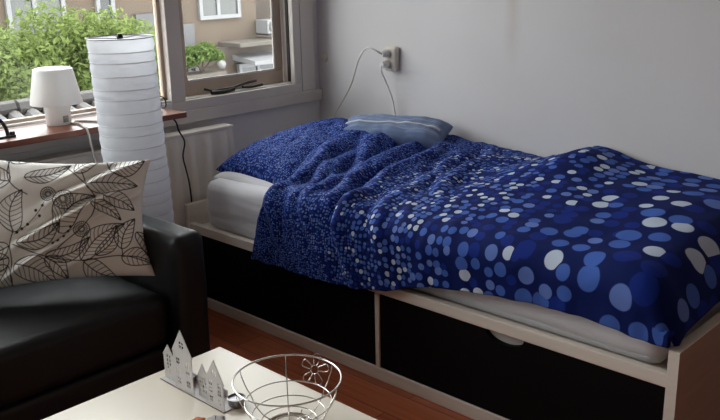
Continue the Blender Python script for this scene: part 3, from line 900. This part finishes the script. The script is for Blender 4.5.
for (x_, y_) in ((-.44,2.02),(1.345,2.02),(-.44,2.72),(1.345,2.72)):
    MB().lathe([(0,0),(.016,0),(.022,.062),(0,.062)], (x_,y_,0), 16).build('leg', M['chrome'], sf, smooth=50)

# ------------------------------------------------------------------ scatter cushion with leaf print
PW, PH = .555, .385
R_, C_ = 440, 330
def leaf_print(W, H, nu, nv):
    """ink mask for a leaf drawing; photo-like layout in cushion units (0..1)"""
    A = np.zeros((nu, nv))
    gx = np.linspace(0, W, nu); gy = np.linspace(0, H, nv)
    def seg(p, q, w):
        x0 = min(p[0], q[0])-w*2; x1 = max(p[0], q[0])+w*2; y0 = min(p[1], q[1])-w*2; y1 = max(p[1], q[1])+w*2
        i0, i1 = np.searchsorted(gx, [x0, x1]); j0, j1 = np.searchsorted(gy, [y0, y1])
        if i1 <= i0 or j1 <= j0: return
        XX, YY = np.meshgrid(gx[i0:i1], gy[j0:j1], indexing='ij')
        d = np.array(q)-np.array(p); L = d@d+1e-12
        t = np.clip(((XX-p[0])*d[0]+(YY-p[1])*d[1])/L, 0, 1)
        D = np.hypot(XX-p[0]-t*d[0], YY-p[1]-t*d[1])
        A[i0:i1, j0:j1] = np.maximum(A[i0:i1, j0:j1], np.clip((w-D)/.0012+.5, 0, 1))
    def poly(pts, w):
        for a, b in zip(pts[:-1], pts[1:]): seg(a, b, w)
    S = np.array([W, H])
    def leaf(b, t, wid, bend=.0, w=.0014):
        b = np.array(b)*S; t = np.array(t)*S; d = t-b; L = np.linalg.norm(d); d /= L; n = np.array([-d[1], d[0]])
        wid = wid*W*1.15
        cen = lambda q: b+d*L*q+n*bend*L*math.sin(PI*q)
        prof = lambda q: wid*.5*math.sin(PI*q**.8)**.8*(1-.25*q)
        qs = np.linspace(0, 1, 26)
        poly([cen(q)+n*prof(q) for q in qs], w); poly([cen(q)-n*prof(q) for q in qs], w)
        poly([cen(q) for q in qs], w*1.1)
        k = max(5, int(L/.013))
        for i in range(1, k):
            q = i/k; e = min(1, q+.16)
            for sg in (1, -1):
                poly([cen(q), cen((q+e)/2)+n*sg*prof((q+e)/2)*.55, cen(e)+n*sg*prof(e)*.97], w*.62)
    def stem(pts, w=.0015): poly([np.array(p)*S for p in spline(pts, 8)], w)
    def disc(c, r, hatch=True):
        c = np.array(c)*S; r *= W
        for rr_, w in ((r, .0013), (r*.7, .0008), (r*.4, .0008)):
            poly([c+rr_*np.array([math.cos(a), math.sin(a)]) for a in np.linspace(0, 2*PI, 26)], w)
        for a in np.linspace(0, 2*PI, 22): seg(c+.25*r*np.array([math.cos(a), math.sin(a)]), c+r*np.array([math.cos(a), math.sin(a)]), .0008)
    def berry(c): 
        c = np.array(c)*S; seg(c, c+1e-4, .0042)
    Z = lambda zx, zy: ((zx+68)/476.0, 1-(zy-45+.10*(200-zx)*0)/345.0)
    Lf = [((72,118),(-20,72),.12,.1),((-30,150),(40,128),.08,.1),((68,62),(140,52),.07,.1),((105,108),(212,72),.075,-.1),((78,245),(100,140),.125,.18),((42,200),(-10,245),.09,.1),
          ((85,272),(186,228),.085,-.15),((66,278),(-20,292),.085,.1),((64,306),(-15,352),.10,-.1),((76,322),(168,388),.13,.12),((60,325),(-5,395),.11,.1),
          ((150,312),(255,268),.075,-.15),((182,252),(272,158),.135,.2),((250,128),(372,128),.115,.06),((222,92),(286,52),.08,.1),((305,82),(392,52),.10,-.08),((292,160),(362,198),.085,.1),
          ((232,328),(338,236),.11,.12),((268,318),(318,240),.07,-.15),((328,305),(362,222),.09,.1),((238,332),(312,382),.105,-.1),((328,326),(404,352),.10,.1),((262,176),(330,226),.06,.1),
          ((150,312),(196,372),.08,.1),((20,60),(-40,30),.09,.1),((-20,220),(-60,160),.1,.1),((-10,330),(-66,300),.1,.1),((-20,180),(-64,240),.08,.1),((366,260),(392,330),.06,.1)]
    for b, t, wd, bn in Lf: leaf(Z(*b), Z(*t), wd, bn)
    for pts in ([(70,40),(64,100),(82,132),(112,152)],[(78,240),(68,275),(70,312),(62,400)],[(200,76),(250,128),(272,175),(246,232),(180,292)],
                [(76,275),(150,310),(232,328),(330,324),(408,356)],[(72,118),(64,62)],[(290,30),(305,82)],[(250,128),(240,92)],[(300,165),(285,150)],[(330,305),(330,326)]):
        stem([Z(*p) for p in pts])
    disc(Z(160,152), .036); disc(Z(196,166), .05); disc(Z(236,246), .04)
    for p in ((148,182),(132,194),(140,208),(112,228),(98,238),(86,246),(204,250),(194,262),(180,272),(168,278),(210,238),(60,60)): berry(Z(*p))
    stem([Z(*p) for p in [(152,172),(140,195),(112,228),(80,250)]], .0009); stem([Z(*p) for p in [(228,236),(200,254),(165,280)]], .0009)
    return A
u, v, X, Y, ht, hb = pillow_grid(R_, C_, PW/2, PH/2, .075, pw=2.4, pinch=.115, wr=0, bottom=.8)
# creases: shallow diagonal folds as in a soft loose cover
px_, py_ = X/PW+.5, Y/PH+.5
dg = px_*1.0+py_*.9
cr_ = np.zeros_like(X)
for (c0, w_, a_, l0, l1) in ((1.10,.028,.014,-.15,.35),(.98,.03,.010,-.3,.1),(1.24,.03,.013,.0,.5),(1.36,.03,.010,.05,.5),(.80,.035,.007,-.3,.2),(1.02,.02,.008,.15,.45)):
    q = py_*.80-px_*.62+.03*noise(px_*5, py_*5+c0*7)
    cc = c0-1.05
    d = (q-cc)/w_
    al = px_-.5
    cr_ += (2.4*a_*np.exp(-d*d)-1.1*a_*np.exp(-(d-1.7)**2))*sstep(l0-.1, l0+.1, al)*sstep(l1+.1, l1-.1, al)
ht = ht+(cr_+.014*noise(px_*4+3, py_*4)+.007*noise(px_*9, py_*8+3))*np.sqrt(np.clip(ht/.08, 0, 1))
# regular parameter grid for the print
ink = leaf_print(1.0*PW, PH, 900, 660)
fi = np.clip((px_*899), 0, 898.999); fj = np.clip(py_*659, 0, 658.999)
i0 = fi.astype(int); j0 = fj.astype(int); fa = fi-i0; fb = fj-j0
inkv = (ink[i0, j0]*(1-fa)*(1-fb)+ink[i0+1, j0]*fa*(1-fb)+ink[i0, j0+1]*(1-fa)*fb+ink[i0+1, j0+1]*fa*fb)
M['leafprint'] = leafprint_mat()
# frame: width runs along the sofa, falling slightly to the right; leans back against the backrest
ex = Vector((.83, -.55, -.045)).normalized()
ey = Vector((.083, .10, .336)); ey = (ey-ex*ey.dot(ex)).normalized(); en = ex.cross(ey)
en = -en if en.y > 0 else en
cc = np.array([1.290, 2.095, .487])+np.array(ey)*PH/2-np.array(ex)*PW/2
Y = Y*(1-.085*X/(PW/2))
def kplace(X, Y, Z): return cc+X[..., None]*np.array(ex)+Y[..., None]*np.array(ey)+Z[..., None]*np.array(en)
lc = two_sided('scatter_cushion', kplace(X, Y, ht), kplace(X, Y, hb), M['leafprint'], None, None, inkv)
tag(lc, 'cream cushion with black line-drawn leaves propped on the black sofa', 'cushion')

# ------------------------------------------------------------------ coffee table
tb = thing('coffee_table', (.80, 1.15, 0), 'low white coffee table in front of the sofa', 'table')
TX0, TX1, TY0, TY1 = .286, 1.186, .55, 1.652
TX0 = .30
MB().box(TX0, TX1, TY0, TY1, .40, .45).build('tabletop', M['table_white'], tb, bevel=.002)
for x_ in (TX0, TX1-.05):
    for y_ in (TY0, TY1-.05):
        MB().box(x_, x_+.05, y_, y_+.05, 0, .40).build('leg', M['table_white'], tb, bevel=.002)

# ------------------------------------------------------------------ row of little metal houses
hs = thing('house_ornament', (.985, 1.49, .45), 'row of four white metal gabled houses standing on the coffee table', 'ornament')
HX = .985; zb = .4525
MB().box(HX-.003, HX+.048, 1.372, 1.616, .45, .4525).build('base_plate', M['tin'], hs)
MB().box(HX-.003, HX-.0015, 1.372, 1.616, .45, .4535).build('base_lip', M['tin'], hs)
def house(y0, y1, zeave, zpeak, x, wins, oculus, over=.004):
    """sheet-metal front with true cut-outs; y runs left (far) to right (near)"""
    bm = bmesh.new()
    ym = (y0+y1)/2
    out = [(y0, zb), (y1, zb), (y1, zeave), (y1+over, zeave-.002), (ym, zpeak), (y0-over, zeave-.002), (y0, zeave)]
    loops = [out]+[[(cy-w/2, cz-h/2), (cy+w/2, cz-h/2), (cy+w/2, cz+h/2), (cy-w/2, cz+h/2)] for (cy, cz, w, h) in ((a_, b_, c_*1.3, d_*1.2) for a_, b_, c_, d_ in wins)]
    if oculus:
        cy, cz, r = oculus
        for sgy in (1, -1):
            for sgz in (1, -1):
                q = [(cy+sgy*.0012, cz+sgz*.0012)]
                for t in np.linspace(.12, PI/2-.12, 6): q.append((cy+sgy*r*math.cos(t), cz+sgz*r*math.sin(t)))
                loops.append(q)
    ed = []
    for lp in loops:
        vs = [bm.verts.new((x, a, b)) for a, b in lp]
        ed += [bm.edges.new((vs[i], vs[(i+1) % len(vs)])) for i in range(len(vs))]
    bmesh.ops.triangle_fill(bm, edges=ed, use_beauty=True, use_dissolve=False)
    me = bpy.data.meshes.new('house_front'); bm.to_mesh(me); bm.free()
    o = bpy.data.objects.new('house_front', me); COL.objects.link(o); me.materials.append(M['tin'])
    o.parent = hs; o.matrix_parent_inverse = Matrix.Translation(-Vector(hs['at']))
    sm = o.modifiers.new('sheet', 'SOLIDIFY'); sm.thickness = .0016; sm.offset = 0
    return o
def wgrid(yc, zc, ny, nz, dy, dz, w, h):
    return [(yc+(i-(ny-1)/2)*dy, zc+(j-(nz-1)/2)*dz, w, h) for i in range(ny) for j in range(nz)]
house(1.572, 1.612, .514, .543, HX+.010, wgrid(1.592, .492, 2, 5, .010, .010, .004, .0065), None)
house(1.484, 1.556, .545, .604, HX, [w for yc in (1.538,1.502) for zc in (.473,.497,.522) for w in wgrid(yc, zc, 2, 2, .0075, .0085, .0045, .006)], (1.520, .566, .0095))
house(1.440, 1.478, .500, .537, HX+.010, wgrid(1.459, .485, 3, 4, .009, .010, .004, .0065), None)
house(1.372, 1.430, .518, .568, HX, [w for yc in (1.417,1.386) for zc in (.470,.492,.510) for w in wgrid(yc, zc, 2, 2, .0065, .0075, .004, .005)], (1.401, .536, .0080))
MB().box(HX+.045, HX+.047, 1.42, 1.60, .4525, .470).build('back_rail', M['tin'], hs)
for i, (x_, y_) in enumerate(((HX+.025, 1.548), (HX+.031, 1.464), (HX+.040, 1.380))):
    lab = ('foil tealight behind the two far houses of the metal house row', 'foil tealight behind the low third house of the metal row', 'foil tealight at the near right end of the metal house row')[i]
    t = thing('tealight', (x_, y_, .4525), lab, 'candle', 'tealights behind the metal houses')
    MB().lathe([(0,0),(.0185,0),(.0195,.002),(.0195,.016),(.0203,.0165),(.0190,.017),(.0190,.013),(0,.013)], (x_, y_, .4527), 30).build('foil_cup', M['foil'], t, smooth=40)
    MB().lathe([(0,.0115),(.0185,.0115),(.0185,.0125),(0,.0130)], (x_, y_, .4527), 24).build('wax', M['wax'], t, smooth=40)
    MB().tube([(x_, y_, .465), (x_+.001, y_, .473)], .0007, 6).build('wick', M['black_plastic'], t)

# ------------------------------------------------------------------ wire fruit bowl
BC = (1.043, 1.226); ZR = .560
bw = thing('wire_bowl', (BC[0], BC[1], .45), 'empty chrome wire bowl with flower shapes on the coffee table', 'bowl')
RP = [(.113,.560),(.110,.545),(.099,.520),(.091,.508),(.084,.492),(.077,.480),(.066,.468),(.053,.460),(.03,.456)]
MB().tube(ring((*BC, ZR), .113, 64), .0021, 8, closed=True).build('rim', M['chrome'], bw, smooth=60)
for (r_, z) in ((.091,.508),(.077,.480),(.059,.463),(.032,.456)):
    MB().tube(ring((*BC, z), r_, 56), .0014, 7, closed=True).build('hoop', M['chrome'], bw, smooth=60)
for k in range(6):
    a = math.radians(50+60*k)
    pts = [(BC[0]+(r_+.001)*math.cos(a), BC[1]+(r_+.001)*math.sin(a), z-.002) for r_, z in RP]
    MB().tube(spline(pts, 4), .0013, 7).build('rib', M['chrome'], bw, smooth=60)
MB().tube(ring((*BC, .452), .05, 40), .002, 7, closed=True).build('foot_ring', M['chrome'], bw, smooth=60)
for k in range(3):
    a = math.radians(18+120*k); MB().tube([(BC[0]+.05*math.cos(a), BC[1]+.05*math.sin(a), .452), (BC[0]+.055*math.cos(a), BC[1]+.055*math.sin(a), .460)], .0016, 6).build('foot_strut', M['chrome'], bw)
def flower(az, sc=1.0, rot0=0., rz=None):
    a = math.radians(az)
    r0, z0 = rz if rz else (.105, .534)
    c = Vector((BC[0]+r0*math.cos(a), BC[1]+r0*math.sin(a), z0))
    tan = Vector((-math.sin(a), math.cos(a), 0)); up = Vector((math.cos(a)*.42, math.sin(a)*.42, .9)).normalized()
    m = MB(); R0, L = .0085*sc, .0235*sc
    m.tube([c+tan*R0*math.cos(t)+up*R0*math.sin(t) for t in np.linspace(0, 2*PI, 21)[:-1]], .0013, 6, closed=True)
    for i in range(5):
        th = rot0+PI/2+i*2*PI/5
        d = tan*math.cos(th)+up*math.sin(th); n = tan*-math.sin(th)+up*math.cos(th)
        pts = [c+d*R0-n*.0035*sc, c+d*(R0+L*.45)-n*.0062*sc, c+d*(R0+L*.85)-n*.0068*sc, c+d*(R0+L), c+d*(R0+L*.85)+n*.0068*sc, c+d*(R0+L*.45)+n*.0062*sc, c+d*R0+n*.0035*sc]
        m.tube(spline(pts, 4), .0012, 6)
    m.build('wire_flower', M['chrome'], bw, smooth=60)
flower(14, 1.1, .0); flower(-58, 1.1, .4, (.087,.499)); flower(-112, 1.1, .2, (.082,.490))

# ------------------------------------------------------------------ small decorations at the near edge of the table
dk = thing('flower_candle', (.938, 1.342, .45), 'small grey scalloped candle at the bottom edge of the photo on the coffee table', 'candle')
m = MB(); n = 60; vs = []
pf = [(.0,.0),(.020,.0),(.022,.006),(.021,.014),(.015,.018),(0,.016)]
for (r_, z) in pf:
    for k in range(n):
        a = 2*PI*k/n; q = 1+.13*math.cos(6*a)
        vs.append((.938+r_*q*math.cos(a), 1.342+r_*q*math.sin(a), .45+z))
m.add(vs, [(i*n+k, i*n+(k+1) % n, (i+1)*n+(k+1) % n, (i+1)*n+k) for i in range(len(pf)-1) for k in range(n)])
m.build('body', M['grey_clay'], dk, smooth=60)
MB().tube([(.938,1.342,.466),(.939,1.342,.474)], .0008, 6).build('wick', M['black_plastic'], dk)
ob = MB(); n = 40; vs = []
pf = [(.0,.0),(.016,.0),(.019,.005),(.017,.011),(.008,.014),(0,.0145)]
for (r_, z) in pf:
    for k in range(n):
        a = 2*PI*k/n; q = 1+.10*math.cos(5*a+.5)+.04*math.sin(3*a)
        vs.append((.915+r_*q*math.cos(a), 1.372+r_*q*math.sin(a), .45+z))
ob.add(vs, [(i*n+k, i*n+(k+1) % n, (i+1)*n+(k+1) % n, (i+1)*n+k) for i in range(len(pf)-1) for k in range(n)])
tag(ob.build('dried_flower', M['rust'], None, smooth=60), 'small orange-brown dried flower head on the coffee table beside the grey candle', 'flower')

# ------------------------------------------------------------------ light: overcast daylight through the windows
W = bpy.data.worlds.new('overcast_sky'); SC.world = W; W.use_nodes = True
nt = W.node_tree; nt.nodes.clear()
bg = nt.nodes.new('ShaderNodeBackground'); wo = nt.nodes.new('ShaderNodeOutputWorld')
bg.inputs['Color'].default_value = (.95,.975,1.0,1); bg.inputs['Strength'].default_value = 1.0
nt.links.new(bg.outputs[0], wo.inputs['Surface'])
def portal(x0, x1):
    L = bpy.data.lights.new('window_portal', 'AREA'); L.shape = 'RECTANGLE'; L.size = x1-x0; L.size_y = ZT-ZS
    L.cycles.is_portal = True                     # emits nothing itself: only guides sky sampling through the opening
    o = bpy.data.objects.new('window_portal', L); COL.objects.link(o)
    o.location = ((x0+x1)/2, 3.245, (ZS+ZT)/2); o.rotation_euler = (-PI/2, 0, 0)
portal(*W1); portal(*W2)

# ------------------------------------------------------------------ camera
yaw, pitch, roll = math.radians(46.0934), math.radians(16.2674), math.radians(-1.31068)
f = Vector((math.sin(yaw)*math.cos(pitch), math.cos(yaw)*math.cos(pitch), -math.sin(pitch)))
r = Vector((math.cos(yaw), -math.sin(yaw), 0)); u3 = r.cross(f)
r2 = r*math.cos(roll)+u3*math.sin(roll); u2 = -r*math.sin(roll)+u3*math.cos(roll)
cam = bpy.data.cameras.new('camera'); co = bpy.data.objects.new('camera', cam); COL.objects.link(co)
mw_ = Matrix((r2, u2, -f)).transposed().to_4x4(); mw_.translation = Vector((0,0,1.39)); co.matrix_world = mw_
cam.sensor_width = 36; cam.lens = 850*36/720; cam.clip_start = .05
SC.camera = co
vs_ = SC.view_settings
vs_.view_transform = 'Standard'; vs_.look = 'None'; vs_.gamma = 1.0; vs_.use_curve_mapping = False
vs_.exposure = 3.38
SC.cycles.max_bounces = 10; SC.cycles.diffuse_bounces = 6; SC.cycles.transparent_max_bounces = 12
